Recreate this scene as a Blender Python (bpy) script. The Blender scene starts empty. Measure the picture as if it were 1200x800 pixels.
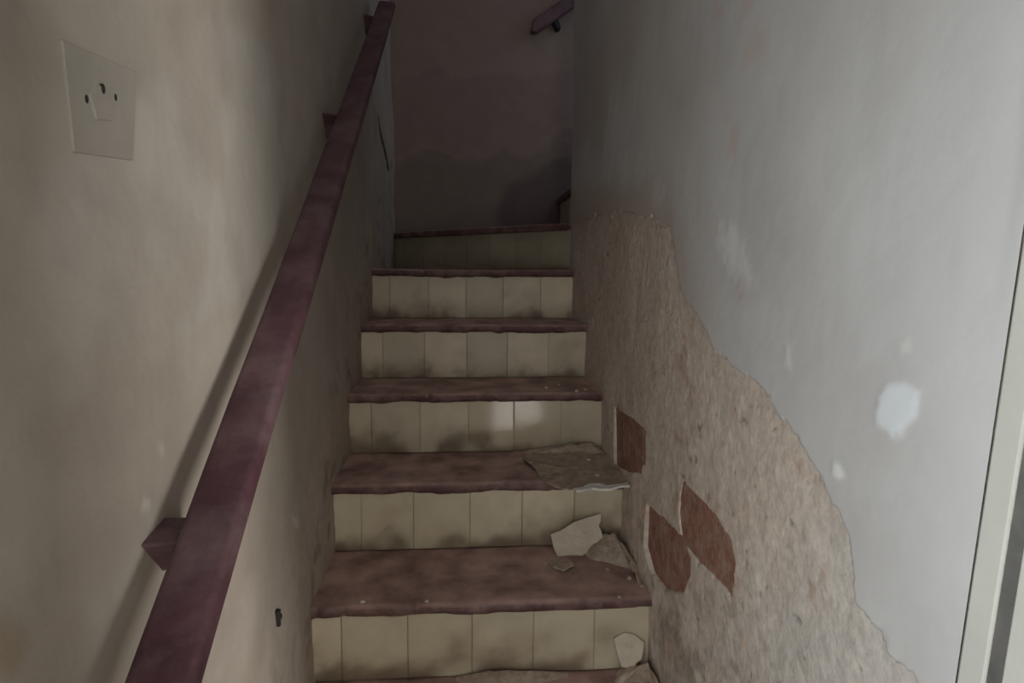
import bpy, math, random
import numpy as np
from mathutils import Matrix, Vector

scene = bpy.context.scene
COL = scene.collection

# ------------------------------------------------------------------ camera
F, PITCH, YAW, ROLL = 740.4, 0.1052, 0.0826, 0.0073
CAM = np.array([0.3543, -1.1652, 0.9706])
def cam_axes():
    cy, sy, cp, sp = math.cos(YAW), math.sin(YAW), math.cos(PITCH), math.sin(PITCH)
    fwd = np.array([sy*cp, cy*cp, -sp]); right = np.array([cy, -sy, 0.0]); up = np.cross(right, fwd)
    cr, sr = math.cos(ROLL), math.sin(ROLL)
    return cr*right + sr*up, -sr*right + cr*up, fwd
AX, AY, AZ = cam_axes()
cd = bpy.data.cameras.new('camera'); cam = bpy.data.objects.new('camera', cd); COL.objects.link(cam)
cd.sensor_width = 36.0; cd.lens = F/1200*36; cd.clip_start = 0.01
m = Matrix.Identity(4)
for i in range(3):
    m[i][0], m[i][1], m[i][2], m[i][3] = AX[i], AY[i], -AZ[i], CAM[i]
cam.matrix_world = m
scene.camera = cam

# ------------------------------------------------------------------ light
scene.view_settings.view_transform = 'Standard'; scene.view_settings.look = 'None'
scene.view_settings.gamma = 1.0; scene.view_settings.use_curve_mapping = False
scene.view_settings.exposure = 0.0
w = bpy.data.worlds.new('world'); scene.world = w; w.use_nodes = True
w.node_tree.nodes['Background'].inputs[0].default_value = (0.62, 0.72, 0.85, 1)
w.node_tree.nodes['Background'].inputs[1].default_value = 0.6
def area(name, loc, target, sx, sy, power, color):
    l = bpy.data.lights.new(name, 'AREA'); l.shape = 'RECTANGLE'; l.size = sx; l.size_y = sy
    l.energy = power; l.color = color
    o = bpy.data.objects.new(name, l); COL.objects.link(o); o.location = loc
    o.rotation_euler = (Vector(target)-Vector(loc)).to_track_quat('-Z', 'Z').to_euler()
    return o
# daylight entering by the open house door at the end of the corridor
area('daylight_house_door', (0.56, -2.78, 0.51), (0.56, 0, 0.51), 0.44, 1.88, 9.5, (1.0, 0.93, 0.86))
# daylight from the side-room window, reaching the left wall aslant through the narrow doorway
area('daylight_room_window', (3.28, -2.92, 0.32), (0.0, -2.92, 0.32), 1.15, 1.0, 145.0, (1.0, 0.95, 0.88))
# daylight from the small corridor window behind the viewer on the left
area('daylight_corridor_window', (-0.06, -1.28, 0.80), (1.0, -1.28, 0.80), 0.56, 0.9, 18.0, (0.92, 0.97, 1.0))
# added faint overhead fill lifting treads and far walls, no real roof light
area('fill_overhead', (0.41, 0.15, 3.44), (0.41, 0.15, 0.0), 0.5, 0.7, 2.4, (1.0, 0.93, 0.88))

# ------------------------------------------------------------------ helpers
W, D, H = 0.82, 0.2815, 0.1982          # stair width, going, rise
NOSE, TT = 0.025, 0.03                   # nosing overhang, tread thickness
FLOOR = -3*H
YC, YR = 2.34, 1.51                      # back wall, free end of the right wall
YJ = -0.646                              # right wall meets the door frame
SL = H/D
rng = random.Random(7)

def lean_y(y, z):
    """the old door frame leans: shift along y that dies out up the stair"""
    return -0.0684*(z-0.594)*np.clip((YJ+0.40-y)/0.40, 0, 1)
def ray(px, py):
    return AX*(px-600)/F + AY*(400-py)/F + AZ
def on_x(px, py, x):
    v = ray(px, py); return CAM + v*(x-CAM[0])/v[0]
def on_y(px, py, y):
    v = ray(px, py); return CAM + v*(y-CAM[1])/v[1]
def on_z(px, py, z):
    v = ray(px, py); return CAM + v*(z-CAM[2])/v[2]

def _hash(ix, iy, seed):
    n = (ix.astype(np.int64)*374761393 + iy.astype(np.int64)*668265263 + seed*982451653) & 0x7fffffff
    n = ((n ^ (n >> 13))*1274126177) & 0x7fffffff
    return ((n ^ (n >> 16)) & 0xffff)/65535.0
def noise(u, v, scale, seed=0, octs=3):
    tot = np.zeros_like(u, dtype=float); amp = 1.0; s = 0.0
    for o in range(octs):
        x = u*scale; y = v*scale; ix = np.floor(x); iy = np.floor(y)
        fx = x-ix; fy = y-iy; fx = fx*fx*(3-2*fx); fy = fy*fy*(3-2*fy)
        k = seed+o*17
        a = _hash(ix, iy, k); b = _hash(ix+1, iy, k); c = _hash(ix, iy+1, k); d = _hash(ix+1, iy+1, k)
        tot += amp*((a*(1-fx)+b*fx)*(1-fy)+(c*(1-fx)+d*fx)*fy); s += amp; amp *= 0.5; scale *= 2.03
    return tot/s - 0.5                    # about -0.5 .. 0.5
def sdist(poly, u, v):
    """signed distance to a polygon, positive inside"""
    p = np.asarray(poly, float); best = np.full(u.shape, 1e9); ins = np.zeros(u.shape, bool)
    for i in range(len(p)):
        a = p[i]; b = p[(i+1) % len(p)]; e = b-a
        t = np.clip(((u-a[0])*e[0]+(v-a[1])*e[1])/max(e@e, 1e-12), 0, 1)
        best = np.minimum(best, np.hypot(u-a[0]-t*e[0], v-a[1]-t*e[1]))
        if a[1] != b[1]:
            c = ((a[1] > v) != (b[1] > v)) & (u < (b[0]-a[0])*(v-a[1])/(b[1]-a[1])+a[0]); ins ^= c
    return np.where(ins, best, -best)
def sstep(x, a, b):
    t = np.clip((x-a)/(b-a), 0, 1); return t*t*(3-2*t)
def wpoly(pts, axis, val):
    f = {'x': on_x, 'y': on_y}[axis]; o = []
    for q in pts:
        p = f(q[0], q[1], val); o.append((p[1], p[2]) if axis == 'x' else (p[0], p[2]))
    return o
def seg(a, b, step):
    n = max(1, int(round(abs(b-a)/step))); return list(np.linspace(a, b, n+1)[:-1])
def axis_pts(*spec):
    out = []
    for i in range(0, len(spec)-2, 2):
        out += seg(spec[i], spec[i+2], spec[i+1])
    return np.array(out+[spec[-1]])

def mesh_obj(name, verts, faces, mat, parent=None, smooth=False, cols=None, link=True):
    me = bpy.data.meshes.new(name)
    if isinstance(verts, np.ndarray) and isinstance(faces, np.ndarray) and faces.ndim == 2:
        nf, k = faces.shape
        me.vertices.add(len(verts)); me.vertices.foreach_set('co', verts.astype(np.float32).ravel())
        me.loops.add(nf*k); me.loops.foreach_set('vertex_index', faces.astype(np.int32).ravel())
        me.polygons.add(nf); me.polygons.foreach_set('loop_start', np.arange(0, nf*k, k, dtype=np.int32))
        me.update(calc_edges=True)
    else:
        me.from_pydata([tuple(v) for v in verts], [], [tuple(f) for f in faces])
    if smooth: me.polygons.foreach_set('use_smooth', [True]*len(me.polygons))
    if cols is not None:
        at = me.color_attributes.new('tint', 'FLOAT_COLOR', 'POINT')
        at.data.foreach_set('color', np.concatenate([cols, np.ones((len(cols), 1))], 1).astype(np.float32).ravel())
    if mat: me.materials.append(mat)
    o = bpy.data.objects.new(name, me)
    if link: COL.objects.link(o)
    if parent: o.parent = parent
    return o
def tag(o, label=None, cat=None, group=None, kind=None):
    if label: o['label'] = label
    if cat: o['category'] = cat
    if group: o['group'] = group
    if kind: o['kind'] = kind
    return o
def empty(name, loc=(0, 0, 0)):
    o = bpy.data.objects.new(name, None); COL.objects.link(o); o.location = loc; o.empty_display_size = 0.05; return o
def box_data(x0, x1, y0, y1, z0, z1):
    v = [(x0,y0,z0),(x1,y0,z0),(x1,y1,z0),(x0,y1,z0),(x0,y0,z1),(x1,y0,z1),(x1,y1,z1),(x0,y1,z1)]
    f = [(0,3,2,1),(4,5,6,7),(0,1,5,4),(1,2,6,5),(2,3,7,6),(3,0,4,7)]
    return v, f
def join(*parts):
    V, Fc = [], []
    for v, f in parts:
        n = len(V); V += list(v); Fc += [tuple(i+n for i in q) for q in f]
    return V, Fc
def box(name, x0, x1, y0, y1, z0, z1, mat, parent=None, bevel=0.0):
    o = mesh_obj(name, *box_data(x0, x1, y0, y1, z0, z1), mat, parent)
    if bevel:
        b = o.modifiers.new('bevel', 'BEVEL'); b.width = bevel; b.segments = 2
    return o
def prism(name, prof, extr, mat, parent=None, bevel=0.0):
    """closed outline of 3-D points pushed along a vector"""
    n = len(prof); e = np.asarray(extr, float)
    v = [tuple(p) for p in prof] + [tuple(np.asarray(p)+e) for p in prof]
    f = [tuple(range(n))[::-1], tuple(range(n, 2*n))] + [(i, (i+1) % n, n+(i+1) % n, n+i) for i in range(n)]
    o = mesh_obj(name, v, f, mat, parent)
    me = o.data
    import bmesh
    bm = bmesh.new(); bm.from_mesh(me); bmesh.ops.recalc_face_normals(bm, faces=bm.faces); bm.to_mesh(me); bm.free()
    if bevel:
        b = o.modifiers.new('bevel', 'BEVEL'); b.width = bevel; b.segments = 2
    return o
def grid_faces(nu, nv, flip=False):
    i = np.arange(nu-1)[:, None]*nv + np.arange(nv-1)[None, :]
    q = np.stack([i, i+nv, i+nv+1, i+1], -1).reshape(-1, 4)
    return q[:, ::-1].copy() if flip else q

# ------------------------------------------------------------------ materials
def material(name, color=(0.5,0.5,0.5), rough=0.9, var=0.25, scale=30.0, bump=0.3, bscale=120.0, attr=False,
             dust=None, dust_amt=0.0, dust_scale=9.0, spec=0.3, up_dust=None, up_amt=0.0):
    mt = bpy.data.materials.new(name); mt.use_nodes = True; nt = mt.node_tree; N = nt.nodes; Lk = nt.links
    bs = N['Principled BSDF']; bs.inputs['Roughness'].default_value = rough
    bs.inputs['Specular IOR Level'].default_value = spec
    tc = N.new('ShaderNodeTexCoord')
    if attr:
        src = N.new('ShaderNodeAttribute'); src.attribute_name = 'tint'; col = src.outputs['Color']
    else:
        src = N.new('ShaderNodeRGB'); src.outputs[0].default_value = (*color, 1); col = src.outputs[0]
    nz = N.new('ShaderNodeTexNoise'); nz.inputs['Scale'].default_value = scale; nz.inputs['Detail'].default_value = 6
    nz.inputs['Roughness'].default_value = 0.62
    Lk.new(tc.outputs['Object'], nz.inputs['Vector'])
    mr = N.new('ShaderNodeMapRange'); mr.inputs['From Min'].default_value = 0.3; mr.inputs['From Max'].default_value = 0.7
    mr.inputs['To Min'].default_value = 1-var; mr.inputs['To Max'].default_value = 1+var
    Lk.new(nz.outputs['Fac'], mr.inputs['Value'])
    mx = N.new('ShaderNodeVectorMath'); mx.operation = 'MULTIPLY'
    Lk.new(col, mx.inputs[0]); Lk.new(mr.outputs[0], mx.inputs[1]); col = mx.outputs[0]
    if dust is not None:
        n2 = N.new('ShaderNodeTexNoise'); n2.inputs['Scale'].default_value = dust_scale; n2.inputs['Detail'].default_value = 8
        n2.inputs['Roughness'].default_value = 0.7
        Lk.new(tc.outputs['Object'], n2.inputs['Vector'])
        r2 = N.new('ShaderNodeMapRange'); r2.inputs['From Min'].default_value = 0.44; r2.inputs['From Max'].default_value = 0.72
        r2.inputs['To Max'].default_value = dust_amt
        Lk.new(n2.outputs['Fac'], r2.inputs['Value'])
        mm = N.new('ShaderNodeMix'); mm.data_type = 'RGBA'
        Lk.new(r2.outputs[0], mm.inputs['Factor']); Lk.new(col, mm.inputs['A']); mm.inputs['B'].default_value = (*dust, 1)
        col = mm.outputs['Result']
    if up_dust is not None:
        ge = N.new('ShaderNodeNewGeometry'); sx = N.new('ShaderNodeSeparateXYZ'); Lk.new(ge.outputs['Normal'], sx.inputs[0])
        r3 = N.new('ShaderNodeMapRange'); r3.inputs['From Min'].default_value = 0.35; r3.inputs['From Max'].default_value = 0.95
        r3.inputs['To Max'].default_value = up_amt; Lk.new(sx.outputs['Z'], r3.inputs['Value'])
        n3 = N.new('ShaderNodeTexNoise'); n3.inputs['Scale'].default_value = 11; n3.inputs['Detail'].default_value = 7
        Lk.new(tc.outputs['Object'], n3.inputs['Vector'])
        r4 = N.new('ShaderNodeMapRange'); r4.inputs['From Min'].default_value = 0.33; r4.inputs['From Max'].default_value = 0.68
        r4.inputs['To Min'].default_value = 0.22; Lk.new(n3.outputs['Fac'], r4.inputs['Value'])
        mu = N.new('ShaderNodeMath'); mu.operation = 'MULTIPLY'; Lk.new(r3.outputs[0], mu.inputs[0]); Lk.new(r4.outputs[0], mu.inputs[1])
        m4 = N.new('ShaderNodeMix'); m4.data_type = 'RGBA'; Lk.new(mu.outputs[0], m4.inputs['Factor']); Lk.new(col, m4.inputs['A'])
        m4.inputs['B'].default_value = (*up_dust, 1); col = m4.outputs['Result']
    Lk.new(col, bs.inputs['Base Color'])
    nb = N.new('ShaderNodeTexNoise'); nb.inputs['Scale'].default_value = bscale; nb.inputs['Detail'].default_value = 5
    Lk.new(tc.outputs['Object'], nb.inputs['Vector'])
    bp = N.new('ShaderNodeBump'); bp.inputs['Strength'].default_value = bump; bp.inputs['Distance'].default_value = 0.004
    Lk.new(nb.outputs['Fac'], bp.inputs['Height']); Lk.new(bp.outputs[0], bs.inputs['Normal'])
    return mt
M = {}
M['coat'] = material('whitewash', rough=0.75, var=0.035, scale=7, bump=0.12, bscale=60, attr=True)
M['render'] = material('bare_render', rough=1, var=0.18, scale=46, bump=0.5, bscale=110, attr=True, spec=0.1, dust=(0.72,0.66,0.58), dust_amt=0.3, dust_scale=70)
M['lime'] = material('stained_limewash', rough=0.85, var=0.07, scale=9, bump=0.2, bscale=60, attr=True, spec=0.2)
M['filler'] = material('white_filler', (0.74,0.77,0.78), 0.8, 0.06, 40, 0.2, 90)
M['brick'] = material('red_brick', (0.30,0.155,0.115), 1, 0.25, 45, 0.8, 120, dust=(0.46,0.35,0.28), dust_amt=0.8, dust_scale=22, spec=0.1)
M['mortar'] = material('mortar', (0.30,0.26,0.22), 1, 0.25, 60, 0.6, 200, spec=0.1)
M['tread'] = material('red_oxide_tread', (0.10,0.048,0.050), 0.55, 0.35, 30, 0.45, 55, dust=(0.34,0.25,0.20), dust_amt=0.55, dust_scale=16, spec=0.4, up_dust=(0.60,0.405,0.36), up_amt=0.9)
M['rail'] = material('oxblood_paint', (0.090,0.040,0.052), 0.55, 0.3, 14, 0.15, 40, dust=(0.21,0.155,0.16), dust_amt=0.6, dust_scale=10, spec=0.35)
M['tile'] = material('cream_tile', rough=0.42, var=0.10, scale=12, bump=0.04, bscale=40, attr=True, spec=0.45)
M['tile_clean'] = material('cream_tile_clean', rough=0.08, var=0.06, scale=12, bump=0.03, bscale=30, attr=True, spec=0.45)
M['grout'] = material('grout', (0.33,0.28,0.20), 1, 0.2, 60, 0.4, 200, spec=0.1)
M['flake'] = material('plaster_flake', (0.58,0.52,0.42), 0.9, 0.10, 30, 0.25, 90)
M['rubble'] = material('plaster_rubble', (0.40,0.325,0.26), 1, 0.3, 45, 0.6, 150, spec=0.1)
M['white'] = material('chalk_white', (0.66,0.64,0.60), 0.9, 0.1, 60, 0.2, 120)
M['frame'] = material('door_paint', (0.56,0.56,0.50), 0.6, 0.05, 14, 0.08, 50)
M['dark'] = material('dark_gap', (0.05,0.045,0.042), 1, 0.2, 30, 0.1, 60)
M['gap'] = material('shaded_gap', (0.13,0.125,0.115), 1, 0.25, 25, 0.1, 60)
M['iron'] = material('dark_iron', (0.03,0.026,0.028), 0.7, 0.3, 60, 0.2, 150)
M['plate'] = material('painted_plate', (0.345,0.325,0.292), 0.7, 0.06, 20, 0.1, 60)
M['floor'] = material('worn_floor', (0.30,0.25,0.21), 0.8, 0.25, 9, 0.3, 60)
M['plain'] = material('plain_plaster', (0.50,0.48,0.44), 0.9, 0.08, 6, 0.2, 40)

def rgb(n, c): return np.tile(np.asarray(c, float), (n, 1))
def blend(c, col, f): return c*(1-f[:, None]) + np.asarray(col, float)*f[:, None]

# ------------------------------------------------------------------ right wall
ys = axis_pts(YJ, 0.004, 0.70, 0.010, YR); zs = axis_pts(FLOOR, 0.014, 0.16, 0.004, 1.22, 0.02, 3.4)
U, V = [a.ravel() for a in np.meshgrid(ys, zs, indexing='ij')]
BARE = wpoly([(668,262),(700,252),(735,250),(765,254),(783,266),(790,300),(800,345),(818,375),(836,405),(858,432),(885,450),
              (903,472),(925,505),(945,535),(962,562),(982,598),(994,640),(1000,675),(1003,704),(1022,735),(1048,772),(1075,800)], 'x', W)
BARE = BARE + [(-0.66, 0.44), (-0.66, FLOOR-0.1), (1.7, FLOOR-0.1), (1.7, BARE[0][1])]
sd_bare = sdist(BARE, U, V) + noise(U, V, 20, 3, 5)*0.040 + noise(U, V, 90, 5, 2)*0.010
HOLES = [wpoly(p, 'x', W) for p in (
    [(720,478),(736,490),(754,507),(751,528),(749,552),(735,553),(721,545)],
    [(797,566),(815,584),(838,608),(853,634),(858,662),(854,698),(836,676),(815,655),(798,634),(793,600)],
    [(757,592),(775,608),(796,630),(806,652),(805,672),(797,692),(778,690),(764,672),(755,640)])]
sd_hole = np.maximum.reduce([sdist(p, U, V) for p in HOLES]) + noise(U, V, 50, 8, 2)*0.006
rel = noise(U, V, 26, 11, 4)*0.0055 + noise(U, V, 5, 12, 2)*0.010 + noise(U, V, 110, 14, 2)*0.0012
pits = sstep(noise(U, V, 55, 21, 2), 0.30, 0.42)
depth = rel*sstep(sd_bare, -0.01, 0.05) - pits*0.003 - sstep(sd_hole, -0.004, 0.003)*0.022   # + is proud
depth += 0.009*(1-sstep(V-SL*U, 0.0, 0.28)) - 0.004
edge_fade = sstep(U, YJ, YJ+0.02)*sstep(YR-U, 0.0, 0.02)
depth = depth*edge_fade - 0.002
c = rgb(len(U), (0.61, 0.52, 0.44))
c = blend(c, (0.66, 0.585, 0.505), sstep(noise(U, V, 8, 31, 4), -0.05, 0.25))
grey = sstep(-U*0.9 + (0.55-V)*0.9 + noise(U, V, 7, 33, 4)*0.5, 0.10, 0.55)
c = blend(c, (0.56, 0.53, 0.485), grey*0.85)
c = blend(c, (0.25, 0.21, 0.17), sstep(noise(U, V, 11, 35, 4) + (0.30-V)*0.7 + (0.25-np.abs(U-0.1))*0.25, 0.12, 0.42)*0.75)
c = blend(c, (0.50, 0.46, 0.41), sstep(noise(U, V, 34, 37, 3), 0.17, 0.33)*0.6)
c = blend(c, (0.46, 0.29, 0.21), sstep(noise(U, V, 24, 39, 3), 0.16, 0.32)*0.55)
low = sstep(0.52-V + noise(U, V, 6, 36, 3)*0.2, 0.0, 0.2)
c = blend(c, (0.30, 0.265, 0.22), sstep(noise(U, V, 30, 38, 4), 0.04, 0.22)*low*0.6)
c = blend(c, (0.58, 0.48, 0.415), sstep(U, 0.25, 0.75)*0.6)  # depth shade painted in: slightly browner tint growing up the stair
c = blend(c, (0.07, 0.055, 0.045), pits*0.6)
verts = np.stack([W - depth, U + lean_y(U, V), V], -1)
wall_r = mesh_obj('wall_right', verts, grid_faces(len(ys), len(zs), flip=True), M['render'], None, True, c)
tag(wall_r, 'right stair wall, whitewash fallen away to bare brown render and brick', kind='structure')
# whitewash coat: a thin skin that ends in a broken edge over the bare render
sd = -sd_bare
keep_v = sd > 0
nu, nv = len(ys), len(zs)
gf = grid_faces(nu, nv, flip=True)
kf = keep_v[gf].any(1)
gy, gz = np.gradient(sd.reshape(nu, nv), ys, zs); gy = gy.ravel(); gz = gz.ravel(); gn = np.maximum(gy*gy+gz*gz, 0.2)
out = ~keep_v
U2 = np.where(out, np.clip(U - sd*gy/gn, U-0.006, U+0.006), U); V2 = np.where(out, np.clip(V - sd*gz/gn, V-0.02, V+0.02), V)
thick = np.where(out, 0.0, 0.0035*sstep(sd, 0.0, 0.006)*(1-0.9*sstep(U, 0.05, 0.35))) + noise(U, V, 3.5, 41, 3)*0.010*sstep(sd, 0, 0.25)*edge_fade
thick += noise(U, V, 30, 43, 2)*0.0012*edge_fade
cc = rgb(len(U), (0.575, 0.572, 0.56))
cc = blend(cc, (0.52, 0.505, 0.49), sstep(noise(U, V, 4, 45, 4), 0.0, 0.3)*0.7)
cc = blend(cc, (0.50, 0.43, 0.37), (1-sstep(sd + noise(U, V, 9, 47, 3)*0.12, 0.0, 0.16))*sstep(U, -0.15, 0.2)*0.8)
cc = blend(cc, (0.56, 0.43, 0.40), sstep(noise(U, V, 15, 49, 2), 0.2, 0.34)*sstep(0.30-np.abs(U-0.0), 0, 0.2)*0.5)
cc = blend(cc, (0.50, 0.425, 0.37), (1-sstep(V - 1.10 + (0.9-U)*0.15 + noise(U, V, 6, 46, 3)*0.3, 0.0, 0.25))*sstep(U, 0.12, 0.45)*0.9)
cc = blend(cc, (0.50, 0.445, 0.41), sstep(noise(U, V, 2.5, 44, 4), -0.05, 0.2)*sstep(U, -0.1, 0.3)*0.6)  # irregular stain blotches, with some depth shade painted in up the stair
for poly, amt, soft, col in (
    ([(1026,462),(1038,447),(1055,446),(1068,458),(1067,482),(1056,503),(1042,508),(1027,497),(1025,480)], 0.9, 0.006, (0.73, 0.77, 0.78)),
    ([(846,264),(862,260),(872,274),(878,300),(887,325),(876,332),(860,318),(850,300),(843,284)], 0.6, 0.02, (0.76, 0.76, 0.74)),
    ([(978,538),(985,543),(991,556),(984,561),(977,554)], 0.9, 0.004, (0.80, 0.80, 0.78)),
    ([(766,205),(775,203),(776,230),(770,244),(764,230)], 0.7, 0.03, (0.62, 0.58, 0.55)),
    ([(1048,402),(1056,398),(1058,408),(1050,412)], 0.5, 0.006, (0.72, 0.70, 0.64)),
    ([(922,400),(929,404),(928,432),(922,428)], 0.6, 0.006, (0.74, 0.73, 0.70))):
    mk = sstep(sdist(wpoly(poly, 'x', W), U, V) + noise(U, V, 60, 48, 3)*soft*2, -soft, soft)*amt
    cc = blend(cc, col, mk); thick = thick + mk*0.0015
thick = np.maximum(thick, -0.0035)
idx = np.unique(gf[kf]); remap = np.full(len(U), -1); remap[idx] = np.arange(len(idx))
cv = np.stack([W - 0.0002 - thick - np.where(out, depth.clip(-0.01, 0.003), 0.0), U2 + lean_y(U2, V2), V2], -1)[idx]
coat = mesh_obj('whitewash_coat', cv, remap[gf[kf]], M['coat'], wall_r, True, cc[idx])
coat['label'] = 'greyish white paint coat with a broken edge'
# bricks laid bare
for ib, hp in enumerate(HOLES):
    hp = np.array(hp); (y0, z0), (y1, z1) = hp.min(0)-0.006, hp.max(0)+0.006
    box('brick', W+0.0060+0.0018*ib, W+0.10, y0, y1, z0, z1, M['brick'], wall_r, 0.003)
box('mortar_bed', W+0.011, W+0.036, -0.22, 0.62, 0.27, 0.66, M['mortar'], wall_r)
# body of the wall behind the plaster
box('wall_core', W+0.036, W+0.13, YJ+0.01, YR, FLOOR, 3.4, M['mortar'], wall_r)
# end face of the wall where the stair turns, with its pale corner bead
box('end_plaster', W+0.002, W+0.13, YR, YR+0.006, FLOOR, 3.4, M['plain'], wall_r)
# ------------------------------------------------------------------ left wall
ys = axis_pts(-0.95, 0.05, -0.75, 0.0045, 0.2, 0.007, 0.75, 0.012, 1.80, 0.006, 2.05, 0.015, YC); zs = axis_pts(FLOOR, 0.02, 0.1, 0.0055, 1.3, 0.009, 2.0, 0.03, 3.4)
U, V = [a.ravel() for a in np.meshgrid(ys, zs, indexing='ij')]
pitch_d = (V - SL*U)                               # height over the line of nosings
near = 1 - sstep(pitch_d, 0.10, 0.34)              # rough damp band along the steps
EDGE = wpoly([(255,20),(300,35),(322,60),(336,92),(332,125),(330,160),(342,200),(330,260),(300,330),(200,420),(60,420),(60,200),(190,100)], 'x', 0)
sd_e = sdist(EDGE, U, V) + noise(U, V, 12, 51, 3)*0.03
CRACK = wpoly([(445,135),(448,150),(452,170),(455,190),(456,200),(455,200),(453,190),(450,171),(446,152),(444,137)], 'x', 0)
sd_c = sdist(CRACK, U, V)
depth = noise(U, V, 3, 53, 3)*0.014 + noise(U, V, 24, 55, 3)*(0.0015+0.006*near) + sstep(sd_e, -0.02, 0.02)*0.002
depth -= sstep(sd_c, -0.008, 0.002)*0.005
depth += 0.010*near - 0.006
c = rgb(len(U), (0.395, 0.358, 0.315))
c = blend(c, (0.43, 0.41, 0.375), sstep(sd_e, -0.02, 0.03)*0.8)
c = blend(c, (0.33, 0.28, 0.24), sstep(noise(U, V, 5, 57, 4), 0.02, 0.25)*0.5)
c = blend(c, (0.41, 0.34, 0.28), near*(0.45+noise(U, V, 14, 59, 3)*0.9).clip(0, 1))
c = blend(c, (0.20, 0.155, 0.12), sstep(noise(U, V, 17, 60, 4), 0.08, 0.28)*near*0.6)
c = blend(c, (0.04, 0.03, 0.03), sstep(sd_c, -0.010, 0.0)*0.95)
spots = sstep(noise(U, V, 40, 61, 2), 0.33, 0.42)*(0.25+0.75*near)
c = blend(c, (0.55, 0.52, 0.47), spots*0.5)
YEL = wpoly([(-40,735),(20,720),(45,760),(30,790),(-40,800)], 'x', 0)
c = blend(c, (0.30, 0.24, 0.16), sstep(sdist(YEL, U, V)+noise(U, V, 30, 63, 3)*0.02, -0.012, 0.012)*0.6)
for poly in ([(172,588),(180,584),(184,592),(178,600),(170,597)], [(-4,652),(6,655),(10,680),(4,715),(-6,700)], [(190,521),(196,527),(200,538),(194,533)],
             [(345,601),(351,604),(352,620),(346,616)], [(-40,652),(-38,655),(-37,660)]):
    mk = sstep(sdist(wpoly(poly, 'x', 0), U, V) + noise(U, V, 60, 65, 2)*0.012, -0.006, 0.008)*0.5
    c = blend(c, (0.60, 0.58, 0.54), mk); depth = depth + mk*0.002
pm = (U > -0.56) & (U < -0.40) & (V > 1.07) & (V < 1.20)
PLATE_X = float(depth[pm].mean())
pw = sstep(0.12-np.hypot(U+0.48, V-1.135), 0.0, 0.05)
depth = depth*(1-pw) + PLATE_X*pw
wall_l = mesh_obj('wall_left', np.stack([depth, U, V], -1), grid_faces(len(ys), len(zs)), M['lime'], None, True, c)
tag(wall_l, 'left stair wall in stained beige limewash behind the handrail', kind='structure')
box('wall_core', -0.15, -0.03, -0.95, YC, FLOOR, 3.4, M['mortar'], wall_l)

# ------------------------------------------------------------------ back wall
xs = axis_pts(-0.02, 0.012, 1.0, 0.04, 1.9); zs = axis_pts(FLOOR, 0.1, 1.0, 0.012, 2.5, 0.05, 3.4)
U, V = [a.ravel() for a in np.meshgrid(xs, zs, indexing='ij')]
MID = wpoly([(440,112),(475,95),(520,84),(560,92),(600,84),(640,92),(690,80),(720,300),(440,300)], 'y', YC)
LOW = wpoly([(440,205),(480,178),(515,172),(540,186),(560,190),(590,176),(622,182),(660,160),(720,150),(720,320),(440,320)], 'y', YC)
DARK = wpoly([(586,262),(592,215),(612,205),(640,190),(720,170),(720,320),(586,320)], 'y', YC)  # darker patch at the lower right of the wall
nz = noise(U, V, 9, 71, 4)*0.12
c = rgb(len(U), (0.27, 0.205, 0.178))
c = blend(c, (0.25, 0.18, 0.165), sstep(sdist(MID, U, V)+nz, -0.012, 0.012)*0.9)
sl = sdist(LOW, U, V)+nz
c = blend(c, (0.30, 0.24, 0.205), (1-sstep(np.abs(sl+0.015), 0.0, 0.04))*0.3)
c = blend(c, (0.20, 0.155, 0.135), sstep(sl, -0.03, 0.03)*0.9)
c = blend(c, (0.13, 0.095, 0.095), sstep(sdist(DARK, U, V)+nz, -0.03, 0.04)*0.85)
depth = noise(U, V, 4, 73, 4)*0.010 + sstep(sl, -0.01, 0.01)*-0.003
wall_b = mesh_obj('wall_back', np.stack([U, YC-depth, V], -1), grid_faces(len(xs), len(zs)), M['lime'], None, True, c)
tag(wall_b, 'dark damp-stained wall at the turn of the stair', kind='structure')
box('wall_core', -0.15, 1.9, YC+0.02, YC+0.14, FLOOR, 3.4, M['mortar'], wall_b)

# ------------------------------------------------------------------ the rest of the shell (corridor, side room)
def struct(o, label): return tag(o, label, kind='structure')
struct(box('floor', -0.15, 3.4, -3.75, -2*D, FLOOR-0.1, FLOOR, M['floor']), 'worn floor of the corridor at the foot of the stair')
v, f = join(box_data(-0.15, 0.16, YJ, YC+0.14, 3.4, 3.5), box_data(0.66, 1.9, YJ, YC+0.14, 3.4, 3.5), box_data(0.16, 0.66, YJ, -0.20, 3.4, 3.5), box_data(0.16, 0.66, 0.50, YC+0.14, 3.4, 3.5))  # hole left around the added overhead fill lamp
struct(mesh_obj('ceiling', v, f, M['plain']), 'ceiling high above the stair with an opening added for the overhead fill')
struct(box('ceiling_corridor', -0.15, 3.4, -3.75, YJ, 1.95, 2.05, M['plain']), 'ceiling of the corridor behind the viewer')
struct(box('wall_header', -0.03, W+0.13, YJ-0.10, YJ, 2.05, 3.4, M['plain']), 'wall over the foot of the stair')
v, f = join(box_data(-0.15, 0.34, -2.95, -2.85, FLOOR, 1.95), box_data(0.34, 0.78, -2.95, -2.85, FLOOR, -0.43), box_data(0.78, W+0.13, -2.95, -2.85, FLOOR, 1.95), box_data(0.34, 0.78, -2.95, -2.85, 1.45, 1.95))
struct(mesh_obj('wall_front', v, f, M['plain']), 'corridor end wall with the open house door')
DJ0, DJ1 = -0.700, -1.12                         # clear opening of the side-room doorway
v, f = join(box_data(W, W+0.13, -2.85, DJ1-0.04, FLOOR, 1.95), box_data(W, W+0.13, DJ1-0.04, YJ-0.01, 1.50, 1.95))
struct(mesh_obj('wall_corridor', v, f, M['plain']), 'corridor wall beside the side-room doorway')
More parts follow.
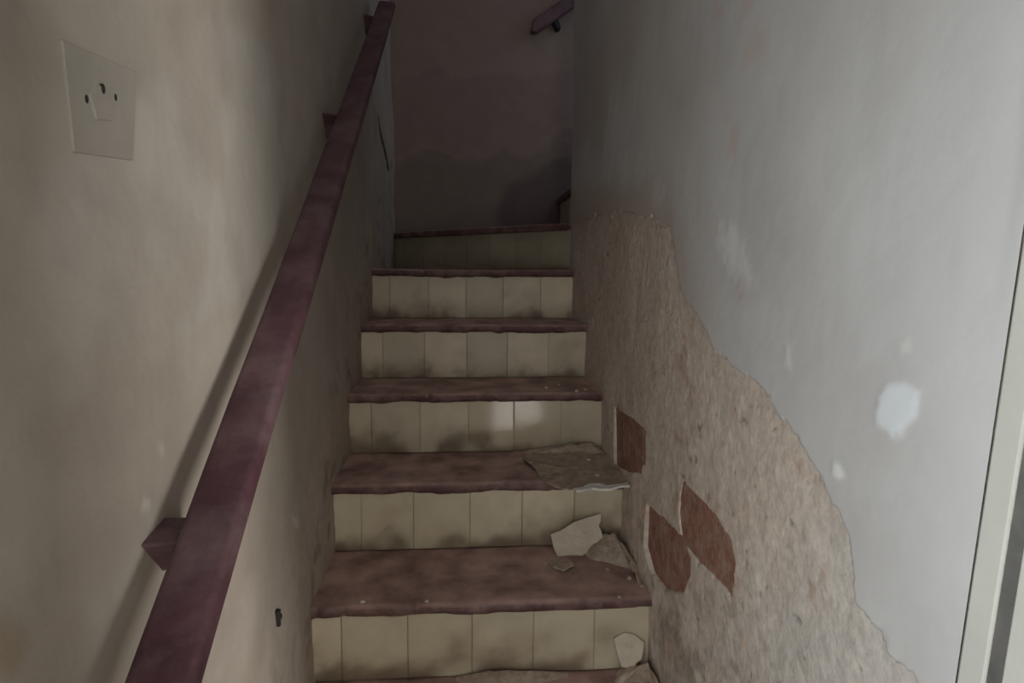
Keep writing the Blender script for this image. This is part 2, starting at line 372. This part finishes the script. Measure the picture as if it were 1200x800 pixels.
v, f = join(box_data(3.3, 3.4, -3.75, -3.50, FLOOR, 1.95), box_data(3.3, 3.4, -2.34, -0.3, FLOOR, 1.95), box_data(3.3, 3.4, -3.50, -2.34, FLOOR, -0.19), box_data(3.3, 3.4, -3.50, -2.34, 0.83, 1.95),
            box_data(W+0.13, 3.4, -3.75, -3.65, FLOOR, 1.95), box_data(W+0.13, W+0.23, -3.75, -2.95, FLOOR, 1.95), box_data(W+0.13, 3.4, -0.40, -0.30, FLOOR, 1.95))
struct(mesh_obj('wall_side_room', v, f, M['plain']), 'walls of the side room with its window opening')
v, f = join(box_data(-0.15, 0.0, -2.85, -1.58, FLOOR, 1.95), box_data(-0.15, 0.0, -1.58, -0.98, FLOOR, 0.33), box_data(-0.15, 0.0, -1.58, -0.98, 1.27, 1.95), box_data(-0.15, 0.0, -0.98, -0.95, FLOOR, 1.95))
struct(mesh_obj('wall_window', v, f, M['plain']), 'corridor wall with its window opening behind the viewer')
struct(box('floor_side_room', W+0.14, 3.4, -2*D, -0.40, FLOOR-0.1, FLOOR, M['floor']), 'floor of the side room')

# door frame of the side room: architrave, dark strip for the gap's shade, jamb lining
dr = tag(empty('door_1', (W, YJ, FLOOR)), 'pale painted door frame at the near end of the right wall', kind='structure')
def dpart(name, x0, x1, y0, y1, z0, z1, mat, bevel=0.0):
    o = box(name, x0-W, x1-W, y0-YJ, y1-YJ, z0-FLOOR, z1-FLOOR, mat, dr, bevel)
    if y0 > -1.0:
        for v_ in o.data.vertices: v_.co.y += -0.0684*(v_.co.z+FLOOR-0.594)
    return o
dpart('architrave', W-0.004, W+0.13, -0.6745, YJ-0.0015, FLOOR, 1.50, M['frame'], 0.002)
dpart('rebate_shade', W-0.001, W+0.13, -0.690, -0.6745, FLOOR, 1.50, M['gap'])  # flush dark strip, its colour standing in for shade in the gap
dpart('jamb', W-0.003, W+0.13, DJ0-0.012, -0.690, FLOOR, 1.50, M['frame'], 0.002)
dpart('jamb', W-0.003, W+0.13, DJ1-0.04, DJ1, FLOOR, 1.50, M['frame'], 0.002)
dpart('lintel', W-0.003, W+0.13, DJ1, DJ0-0.012, 1.45, 1.50, M['frame'], 0.002)

# ------------------------------------------------------------------ staircase
stair = tag(empty('staircase', (W/2, 0, FLOOR)), 'narrow staircase with dark red treads and cream tiled risers between plaster walls', 'staircase')
OFF = Vector((-W/2, 0, -FLOOR))
def sp(o, parent=None):                          # place a world-space mesh under the staircase
    o.parent = parent or stair
    if parent is None: o.location = OFF
    return o
def tread_mesh(k, seed, y_front, y_back_fn, z):
    """slab with a rounded worn nosing; y_back_fn(x) gives its rear edge"""
    nx = 90; xs = np.linspace(-0.002, W+0.002, nx)
    prof = [(1.0, -TT, 'b'), (0.0, -TT, 'n')]
    ang = np.linspace(-90, 90, 9)
    V_ = []; rows = []
    for i, x in enumerate(xs):
        xa = np.array([x]); ya = np.array([float(seed)])
        wob = float(noise(xa, ya, 7, 80, 3)[0])*0.012; chip = max(0, float(noise(xa, ya, 24, 82, 3)[0])-0.16)*0.07
        sag = float(noise(xa, ya, 6, 84, 3)[0])*0.010
        yb = y_back_fn(x); row = [(x, yb, z-TT)]
        yf = y_front + wob*0.6 + chip
        tt = TT*0.5 + float(noise(xa, ya, 20, 86, 3)[0])*0.007
        for a in ang:
            row.append((x, yf + tt - tt*math.cos(math.radians(a)), z - tt + tt*math.sin(math.radians(a)) + sag*0.5 - (chip*0.4 if a > 0 else 0)))
        row[1] = (x, yf+tt, z-2*tt+sag*0.5)
        for s in np.linspace(0.08, 1, 12):
            yy = yf+tt + (yb-yf-tt)*s
            wear = float(noise(np.array([x*1.0]), np.array([yy*1.4+seed]), 9, 88, 3)[0])*0.006
            row.append((x, yy, z + wear*(1-s*0.6) + sag*0.5*(1-s)))
        rows.append(row)
    n = len(rows[0]); V_ = [p for r in rows for p in r]; Fc = []
    for i in range(nx-1):
        for j in range(n):
            a = i*n+j; b = i*n+(j+1) % n; Fc.append((a, b, b+n, a+n))
    Fc.append(tuple(range(n))); Fc.append(tuple(range((nx-1)*n, nx*n))[::-1])
    return [tuple(p) for p in V_], [q[::-1] for q in Fc]
KMIN, KTOP = -2, 5
DIAG0, DIAG1 = np.array([W, YR+0.01]), np.array([-0.01, YC-0.01])   # plane of the turning riser
def diag_y(x): return DIAG0[1] + (DIAG1[1]-DIAG0[1])*(W-x)/(W+0.01)
for k in range(KMIN, KTOP+1):
    z = k*H
    yb = (lambda x, k=k: (k+1)*D+0.018) if k < 5 else (lambda x: max(diag_y(min(x, W))+0.01, 5*D+0.12))
    v, f = tread_mesh(k, 3.7*k+20, k*D-NOSE, yb, z)
    o = sp(mesh_obj('tread', v, f, M['tread'], None, True)); o['label'] = 'dark red worn tread with rounded nosing'

# tiles
def tile_cols(v, seed, dirt, base):
    v = np.array(v); n = len(v)
    c = rgb(n, base)
    return c
def tile(name, p0, ux, w_, h_, z0, mat, parent, seed, dirt, base, tilt=0.0, tiltz=0.0):
    """glazed tile with eased edges; p0 = lower left corner on the riser face (world), ux = unit vector along the riser"""
    nu_, nv_ = 9, 15; e = 0.0006; th = 0.008
    us = np.array([0, 0.0008, 0.003]+list(np.linspace(0.02, w_-0.02, nu_))+[w_-0.003, w_-0.0008, w_]) if w_ > 0.05 else np.array([0, 0.0008, 0.003, w_/2, w_-0.003, w_-0.0008, w_])
    vs = np.array([0, 0.0008, 0.003]+list(np.linspace(0.012, h_-0.012, nv_))+[h_-0.003, h_-0.0008, h_])
    A, B = [q.ravel() for q in np.meshgrid(us, vs, indexing='ij')]
    d = np.minimum(np.minimum(A, w_-A), np.minimum(B, h_-B)); fr = -e*(1-np.clip(d/0.003, 0, 1))**2
    fr = fr + tilt*(B-h_/2) + tiltz*(A-w_/2)
    ux = np.array([ux[0], ux[1], 0.0]); nn = np.array([ux[1], -ux[0], 0.0])
    P = np.asarray(p0)[None, :] + A[:, None]*ux + B[:, None]*np.array([0, 0, 1.0]) + fr[:, None]*nn
    back = np.asarray(p0)[None, :] + A[:, None]*ux + B[:, None]*np.array([0, 0, 1.0]) - th*nn
    na, nb = len(us), len(vs); G = grid_faces(na, nb)
    per = [i*nb for i in range(na)] + [(na-1)*nb+j for j in range(1, nb)] + [i*nb+nb-1 for i in range(na-2, -1, -1)] + [j for j in range(nb-2, 0, -1)]
    n = len(P); bk = back[per]; m_ = len(per)
    faces = [tuple(q) for q in G] + [(per[(i+1) % m_], per[i], n+i, n+(i+1) % m_) for i in range(m_)]
    wx, wz = P[:, 0]+P[:, 1]*0.7, P[:, 2]
    c = rgb(n, base)
    gr = noise(wx, wz, 11, 90, 4)*1.1
    c = blend(c, (0.34, 0.275, 0.19), sstep(gr + (0.55-B/h_)*0.5*dirt, -0.05, 0.45)*0.75)         # grime splashed up from the tread
    c = blend(c, (0.14, 0.10, 0.07), sstep(gr*0.9 + (0.34-B/h_)*0.9*dirt, 0.05, 0.45)*0.75)
    c = blend(c, (0.24, 0.19, 0.13), (1-sstep(d, 0.0, 0.0016))*0.3)
    c = np.concatenate([c, rgb(m_, (0.2, 0.17, 0.12))])
    o = mesh_obj(name, np.concatenate([P, bk]).tolist(), faces, mat, parent, False, c)
    return o
def riser(p_left, p_right, z0, z1, joints, k, dirt=1.0, clean=()):
    p_left = np.array(p_left, float); p_right = np.array(p_right, float)
    e = p_right-p_left; L = np.hypot(*e); ux = e/L; nn = np.array([ux[1], -ux[0]])
    a = p_left - nn*0.006; b = p_right - nn*0.006; a2 = a - nn*0.03; b2 = b - nn*0.03
    v = [(a[0],a[1],z0-0.01),(b[0],b[1],z0-0.01),(b2[0],b2[1],z0-0.01),(a2[0],a2[1],z0-0.01),(a[0],a[1],z1),(b[0],b[1],z1),(b2[0],b2[1],z1),(a2[0],a2[1],z1)]
    f = [(0,3,2,1),(4,5,6,7),(0,1,5,4),(1,2,6,5),(2,3,7,6),(3,0,4,7)]
    r = sp(mesh_obj('riser', v, f, M['grout'])); r['label'] = 'riser faced with cream tiles'
    js = [0.0] + [j for j in joints if 0.012 < j < L-0.012] + [L]
    rr = random.Random(100+k)
    for i in range(len(js)-1):
        g = 0.0003 if i % 2 else rr.choice([0.0003, 0.0005, 0.0011])
        w_ = js[i+1]-js[i]-2*g
        p0 = p_left + ux*(js[i]+g)
        base = np.array([0.595, 0.535, 0.395])*rr.uniform(0.84, 1.10)
        if k == 6: base = base*0.62                                 # the turning riser's tiles get a darker base colour
        cl = i in clean
        o = tile('tile', (p0[0], p0[1], z0+0.0015), ux, w_, z1-z0-0.0015, z0, M['tile_clean'] if cl else M['tile'], r, i+10*k, dirt, base,
                 tilt=rr.uniform(-0.012, 0.012), tiltz=0.043 if cl else rr.uniform(-0.012, 0.012))
    return r
for k in range(KMIN+0, KTOP+1):
    jj = [0.075+0.152*i + rng.uniform(-0.004, 0.004) for i in range(5)]
    riser((0.0, k*D), (W, k*D), (k-1)*H, k*H-TT+0.002, jj, k, 1.0, clean=(3, 4) if k == 3 else ())
# turning riser and upper landing tread, then the second flight going off to the right
Ld = float(np.hypot(*(DIAG0-DIAG1)))
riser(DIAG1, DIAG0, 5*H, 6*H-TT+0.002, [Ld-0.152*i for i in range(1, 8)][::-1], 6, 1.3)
dn = (DIAG0-DIAG1)/Ld; nn = np.array([dn[1], -dn[0]])
f0 = DIAG1 + nn*NOSE; f1 = DIAG0 + nn*NOSE
prof = []
for (yy, zz) in [(0.0, -TT), (-0.0, 0.0)]: pass
pts = [(f0[0]-0.005, f0[1]), (f1[0], f1[1]), (W, YR+0.02), (1.2, YR+0.05), (1.2, YC), (-0.01, YC)]
o = sp(prism('tread', [(x, y, 6*H-TT) for x, y in pts], (0, 0, TT), M['tread'], None, 0.008)); o['label'] = 'dark red winder tread at the turn'
for k, x in ((7, 0.905), (8, 0.905+D), (9, 0.905+2*D)):
    r = riser((x, YC-0.002), (x, YR+0.03), (k-1)*H, k*H-TT+0.002, [0.152*i for i in range(1, 6)], k, 1.6)
    o = sp(box('tread', x-NOSE, x+D+0.02, YR+0.02, YC, k*H-TT, k*H, M['tread'], None, 0.01)); o['label'] = 'dark red tread of the second flight'
# concrete body under the steps
parts = []
for k in range(KMIN, KTOP+1):
    parts.append(box_data(0, W, k*D+0.036, (k+1)*D+0.036 if k < 5 else YC, FLOOR, k*H-TT-0.001))
sp(mesh_obj('stair_body', *join(*parts), M['mortar']))

# ------------------------------------------------------------------ handrail on the left wall
RX0, RX1, RT, RI = 0.034, 0.100, 0.032, 0.990
def sweep_rail(name, path, x0, x1, th, mat, parent):
    """rounded rectangular rail along a list of (y, z of top) stations"""
    w2 = (x1-x0)/2; cx = (x0+x1)/2; r = 0.010; prof = []
    for (sx, sz, a0) in ((1, 0, 0), (-1, 0, 90), (-1, -1, 180), (1, -1, 270)):
        cxp = sx*(w2-r); czp = -r if sz == 0 else -th+r
        for a in np.linspace(a0, a0+90, 5): prof.append((cxp + r*math.cos(math.radians(a)), czp + r*math.sin(math.radians(a))))
    n = len(prof); V_ = []
    for i, (y, z) in enumerate(path):
        wx = float(noise(np.array([y]), np.array([0.5]), 3, 95, 2)[0])*0.004; wz = float(noise(np.array([y]), np.array([9.5]), 4, 96, 2)[0])*0.004
        for (px, pz) in prof: V_.append((cx+px+wx, y - pz*0.57, z + pz*0.82 + wz))
    Fc = []
    for i in range(len(path)-1):
        for j in range(n): Fc.append((i*n+j, (i+1)*n+j, (i+1)*n+(j+1) % n, i*n+(j+1) % n))
    Fc.append(tuple(range(n))[::-1]); Fc.append(tuple(range((len(path)-1)*n, len(path)*n)))
    return mesh_obj(name, V_, [q[::-1] for q in Fc], mat, parent, True)
rail = tag(empty('handrail', (0, 0, RI)), 'long dark oxblood painted handrail running up the left wall', 'handrail')
stations = [(y, SL*y) for y in np.linspace(-0.86, 1.50, 60)]
sweep_rail('rail', stations, RX0, RX1, RT, M['rail'], rail)
for yb in (-0.425, 0.60, 1.38):
    zb = SL*yb
    v = [(-0.012, yb-0.030, zb-0.024), (-0.012, yb+0.024, zb-0.084), (-0.012, yb+0.046, zb-0.066), (-0.012, yb+0.034, zb-0.016)]
    v2 = [(0.062, yb-0.014, zb-0.030), (0.062, yb+0.018, zb-0.058), (0.062, yb+0.034, zb-0.048), (0.062, yb+0.030, zb-0.014)]
    o = mesh_obj('bracket', v+v2, [(0,1,2,3),(7,6,5,4),(0,4,5,1),(1,5,6,2),(2,6,7,3),(3,7,4,0)], M['rail'], rail)
    o['label'] = 'wooden bracket block fixed to the wall'
    b = o.modifiers.new('bevel', 'BEVEL'); b.width = 0.004; b.segments = 2
# handrail of the second flight, on the back wall
r2 = tag(empty('handrail', (0.734, YC, 2.24)), 'short dark handrail slanting up the dark wall at the turn', 'handrail')
p = [(-0.012, -0.005), (0.002, 0.055), (0.86, 0.055+0.86*SL), (0.88, 0.008+0.86*SL-0.02), (0.02, -0.020+0.02*SL)]
o = prism('rail', [(x, -0.095, z-0.008) for x, z in p], (0, 0.05, 0), M['rail'], r2, 0.006)
for xb in (0.115, 0.70):
    zb = xb*SL
    o = prism('bracket', [(xb-0.012, -0.06, zb-0.01), (xb+0.012, -0.06, zb+0.01), (xb+0.040, -0.05, zb-0.052), (xb+0.020, -0.05, zb-0.062)], (0, 0.06, 0), M['iron'], r2, 0.003)
    o['label'] = 'dark iron bracket'

# ------------------------------------------------------------------ painted-over plate on the left wall
q = [on_x(x, y, PLATE_X) for x, y in ((84,178),(154,188),(158,84),(70,46))]
pl = tag(empty('switch_plate', tuple(q[0])), 'faint grey painted-over switch plate high on the left wall', 'switch plate')
pr = [(0.0, p_[1]-q[0][1], p_[2]-q[0][2]) for p_ in q]
o = prism('plate', [(-0.010, a[1], a[2]) for a in pr], (0.0125, 0, 0), M['plate'], pl, 0.0012)
def onpl(px, py): p_ = on_x(px, py, PLATE_X+0.003); return p_[1]-q[0][1], p_[2]-q[0][2]
pts = [onpl(x, y) for x, y in ((104,110),(110,98),(128,104),(134,124),(130,142),(112,140))]
o = prism('rocker', [(-0.004, a, b) for a, b in pts], (0.0085, 0, 0), M['plate'], pl, 0.0012)
for (x, y, s) in ((102,116,0.0028),(136,113+1,0.0024),(119,104,0.0034)):
    a, b = onpl(x, y)
    pts = [(-0.004, a+s*math.cos(t), b+1.5*s*math.sin(t)) for t in np.linspace(0, 2*math.pi, 9)[:-1]]
    o = prism('screw', pts, (0.0090 if s > 0.003 else 0.0070, 0, 0), M['iron'], pl); o['label'] = 'dark screw head'
# small dark peg low on the left wall
pq = on_x(325, 722, 0.0)
pg = tag(empty('wall_peg', tuple(pq)), 'small dark iron peg low on the left wall beside the steps', 'peg')
prism('shank', [(-0.01, -0.003, -0.004), (-0.01, 0.003, -0.004), (-0.01, 0.003, 0.004), (-0.01, -0.003, 0.004)], (0.019, 0, 0), M['iron'], pg, 0.001)
prism('hook', [(-0.004, -0.0045, 0.012), (-0.004, 0.0045, 0.014), (-0.004, 0.0025, -0.018), (-0.004, -0.0030, -0.020)], (0.010, 0, 0), M['iron'], pg, 0.001)

# ------------------------------------------------------------------ fallen plaster on the steps
def plate_flake(name, pts3, thick, mat, seed, bend=0.004, jit=0.09):
    """broken sheet: outline of 3-D points, filled as a fan of rings, with thickness and a slight curl"""
    P = np.array(pts3, float); cen = P.mean(0); r = random.Random(seed)
    nrm = np.zeros(3)
    for i in range(len(P)): nrm += np.cross(P[i]-cen, P[(i+1) % len(P)]-cen)
    nrm /= np.linalg.norm(nrm)
    Q = []
    for i in range(len(P)):                        # break the outline up a little
        a, b = P[i], P[(i+1) % len(P)]; Q.append(a)
        Q.append((a+b)/2 + np.array([r.uniform(-1, 1) for _ in range(3)])*np.linalg.norm(b-a)*jit)
    Q = np.array(Q); k = len(Q); top = [cen+nrm*bend*0.3]
    for s in (0.4, 0.75, 1.0):
        for i in range(k): top.append(cen+(Q[i]-cen)*s + nrm*(bend*(s*s-0.5) + r.uniform(-1, 1)*0.0006))
    V_ = [p_+nrm*thick/2 for p_ in top] + [p_-nrm*thick/2 for p_ in top]; n = len(top); Fc = []
    for i in range(k):
        j = (i+1) % k
        Fc.append((0, 1+i, 1+j)); Fc.append((n, n+1+j, n+1+i))
        for a in range(2):
            Fc.append((1+a*k+i, 1+(a+1)*k+i, 1+(a+1)*k+j, 1+a*k+j)); Fc.append((n+1+a*k+j, n+1+(a+1)*k+j, n+1+(a+1)*k+i, n+1+a*k+i))
        Fc.append((1+2*k+i, n+1+2*k+i, n+1+2*k+j, 1+2*k+j))
    base = np.array([cen[0], cen[1], min(v_[2] for v_ in V_)])
    o = mesh_obj(name, [tuple(v_-base) for v_ in V_], Fc, mat); o.location = tuple(base); return o
def mound(name, outline_xy, z, height, mat, seed, peak=None):
    """heap of crumbs: rings over an outline on a tread"""
    P = np.array(outline_xy, float); cen = np.array(peak) if peak is not None else P.mean(0); k = len(P); r = random.Random(seed)
    Q = []
    for i in range(k):
        a, b = P[i], P[(i+1) % k]
        for t in (0, 0.25, 0.5, 0.75): Q.append(a+(b-a)*t + np.array([r.uniform(-1, 1), r.uniform(-1, 1)])*0.004)
    Q = np.array(Q); k = len(Q); V_ = [(cen[0], cen[1], z+height)]; rings = 8
    for s in range(1, rings+1):
        t = s/rings
        for i in range(k):
            xy = cen+(Q[i]-cen)*t; V_.append((xy[0], xy[1], z + height*(1-t**1.6)*(0.75+0.9*float(noise(np.array([xy[0]]), np.array([xy[1]+seed]), 28, 97, 3)[0])) + (0.0015 if t < 1 else -0.004)))
    Fc = [(0, 1+i, 1+(i+1) % k) for i in range(k)]
    for a in range(rings-1):
        Fc += [(1+a*k+i, 1+(a+1)*k+i, 1+(a+1)*k+(i+1) % k, 1+a*k+(i+1) % k) for i in range(k)]
    base = np.array([cen[0], cen[1], z])
    o = mesh_obj(name, [tuple(np.array(v_)-base) for v_ in V_], Fc, mat, None, True); o.location = tuple(base); return o
def chunk(name, loc, s, mat, seed):
    r = random.Random(seed); V_ = []; Fc = []
    k = 7
    for zz, sc in ((0, .85), (.45, 1), (.8, .7)):
        for i in range(k):
            a = 2*math.pi*i/k; q_ = s*sc*r.uniform(.7, 1.15); V_.append((q_*math.cos(a), q_*0.8*math.sin(a), zz*s*r.uniform(.8, 1.1) if zz else 0))
    V_.append((0, 0, s*0.95)); V_.append((0, 0, 0))
    for a in range(2): Fc += [(a*k+i, a*k+(i+1) % k, (a+1)*k+(i+1) % k, (a+1)*k+i) for i in range(k)]
    Fc += [(2*k+i, 2*k+(i+1) % k, 3*k) for i in range(k)] + [((i+1) % k, i, 3*k+1) for i in range(k)]
    o = mesh_obj(name, V_, Fc, mat); o.location = loc; o.rotation_euler[2] = r.uniform(0, 6); return o
Y2 = 2*D
# big flake leaning on the second riser
def lean(px, py, z_tread, y_riser, y_foot, z_top):
    """point on the plane that leans from the tread at y_foot to the riser at z_top"""
    # plane through (y_foot, z_tread) and (y_riser, z_top)
    dy, dz = y_riser-y_foot, z_top-z_tread; n_ = np.array([0, -dz, dy]); p0 = np.array([0, y_foot, z_tread]); v = ray(px, py)
    return CAM + v*(n_@(p0-CAM))/(n_@v)
T1, T0, T2, T3 = H, 0.0, 2*H, 3*H
pts = [lean(x, y, T1+0.004, Y2-0.006, Y2-0.062, T1+0.105) for x, y in ((645,626),(672,612),(704,602),(701,616),(706,630),(722,632),(717,641),(690,646),(676,655),(655,656))]
fl = tag(plate_flake('plaster_flake', pts[::-1], 0.006, M['flake'], 1, 0.005), 'large pale plaster flake leaning against a cream riser', 'plaster flake', 'fallen plaster on the steps')
pts = [lean(x, y, T0+0.004, D-0.006, D-0.045, T0+0.085) for x, y in ((719,748),(731,741),(743,743),(754,752),(751,772),(742,783),(728,781))]
tag(plate_flake('plaster_flake', pts[::-1], 0.006, M['flake'], 2, 0.003), 'smaller white plaster flake leaning on the riser below the large flake', 'plaster flake', 'fallen plaster on the steps')
pts = [on_z(x, y, T2+0.006) for x, y in ((612,536),(650,531),(700,530),(738,545),(741,568),(705,571),(668,574),(640,565),(628,550))]
tag(plate_flake('plaster_sheet', pts[::-1], 0.0028, M['rubble'], 3, 0.0008), 'flat brown sheet of fallen plaster lying on the tread beside the exposed brick', 'plaster sheet', 'fallen plaster on the steps')
pts = [on_z(x, y, T2+0.012) for x, y in ((672,573),(690,568),(712,570),(736,566),(738,570),(715,574),(692,572),(675,576))]
tag(plate_flake('plaster_sliver', pts[::-1], 0.006, M['white'], 4, 0.001), 'thin white plaster sliver along the front of the brown sheet', 'plaster sliver', 'fallen plaster on the steps')
pts = [on_z(x, y, T1+0.006) for x, y in ((641,657),(655,657),(668,656),(672,662),(660,668),(648,664))]
tag(plate_flake('plaster_flake', pts[::-1], 0.006, M['rubble'], 5, 0.0, 0.02), 'small brown plaster flake lying at the foot of the large leaning flake', 'plaster flake', 'fallen plaster on the steps')
# heaps in the corners against the right wall
xy = [tuple(on_z(x, y, T1)[:2]) for x, y in ((690,655),(715,660),(742,668),(752,690))] + [(W+0.005, D+0.07), (W+0.005, Y2-0.005), (0.69, Y2-0.005)]
tag(mound('rubble_heap', xy, T1, 0.062, M['rubble'], 6, (W-0.035, Y2-0.05)), 'brown rubble heap in the tread corner beside the large leaning flake', 'rubble heap', 'rubble heaps on the steps')
xy = [tuple(on_z(x, y, T0)[:2]) for x, y in ((745,800),(760,798))] + [(W+0.006, 0.10), (W+0.006, D-0.003), (0.735, D-0.003), (0.72, D-0.06)]
tag(mound('rubble_heap', xy, T0, 0.055, M['rubble'], 8, (W-0.02, D-0.06)), 'brown rubble heap in the lowest tread corner beside the smaller white flake', 'rubble heap', 'rubble heaps on the steps')
xy = [(0.33, D-0.003), (0.36, D-0.05), (0.44, D-0.075), (0.52, D-0.045), (0.60, D-0.03), (0.64, D-0.003)]
tag(mound('rubble_heap', xy, T0, 0.020, M['rubble'], 9, (0.45, D-0.015)), 'low spill of crumbled plaster along the middle of the lowest riser', 'rubble heap', 'rubble heaps on the steps')
xy = [(0.55, 3*D-0.003), (0.60, 3*D-0.05), (0.72, 3*D-0.06), (W+0.004, 3*D-0.08), (W+0.004, 3*D-0.003)]
tag(mound('rubble_heap', xy, T2+0.004, 0.030, M['rubble'], 10, (0.76, 3*D-0.025)), 'low brown rubble heap behind the flat plaster sheet', 'rubble heap', 'rubble heaps on the steps')
# crumbs
CR = [((557,787),0.012,T0,'white','white plaster crumb at the left end of the white trio on the lowest tread'),
      ((566,783),0.014,T0,'white','largest white plaster crumb of the trio on the lowest tread'),
      ((573,788),0.010,T0,'white','smallest white plaster crumb of the trio on the lowest tread'),
      ((640,660),0.010,T1,'rubble','brown plaster crumb just beside the small brown flake'),
      ((752,688),0.008,T1,'rubble','brown plaster crumb close against the right wall below the brick'),
      ((726,700),0.006,T1,'rubble','tiny brown plaster crumb on the nosing of the tread with the large flake'),
      ((738,678),0.009,T1,'rubble','brown plaster crumb at the front of the large rubble heap'),
      ((712,668),0.007,T1,'rubble','brown plaster crumb between the large leaning flake and the rubble heap'),
      ((518,437),0.010,T3,'white','larger white plaster crumb against the riser in mid tread'),
      ((524,437),0.007,T3,'white','smaller white plaster crumb against the riser in mid tread'),
      ((640,455),0.007,T3,'flake','pale grey plaster crumb on the tread above the plaster sheet'),
      ((655,452),0.006,T3,'flake','pale grey plaster crumb on the tread above the plaster sheet'),
      ((676,459),0.008,T3,'flake','pale grey plaster crumb on the tread above the plaster sheet'),
      ((686,457),0.006,T3,'flake','pale grey plaster crumb on the tread above the plaster sheet'),
      ((412,530),0.008,T2,'flake','pale grey plaster crumb by the left wall level with the plaster sheet'),
      ((425,706),0.007,T1,'flake','pale grey plaster crumb on the tread edge nearer the left wall'),
      ((500,705),0.006,T1,'flake','pale grey plaster crumb on the tread edge in mid stair'),
      ((700,558),0.007,T2+0.006,'flake','pale grey plaster crumb lying on the front of the plaster sheet'),
      ((690,540),0.008,T2+0.006,'flake','pale grey plaster crumb lying on the back of the plaster sheet')]
for i, ((px, py), s, z, mk, lab) in enumerate(CR):
    p_ = on_z(px, py, z)
    tag(chunk('plaster_crumb', tuple(p_), s, M[mk], 200+i), lab, 'plaster crumb', 'plaster crumbs on the steps')
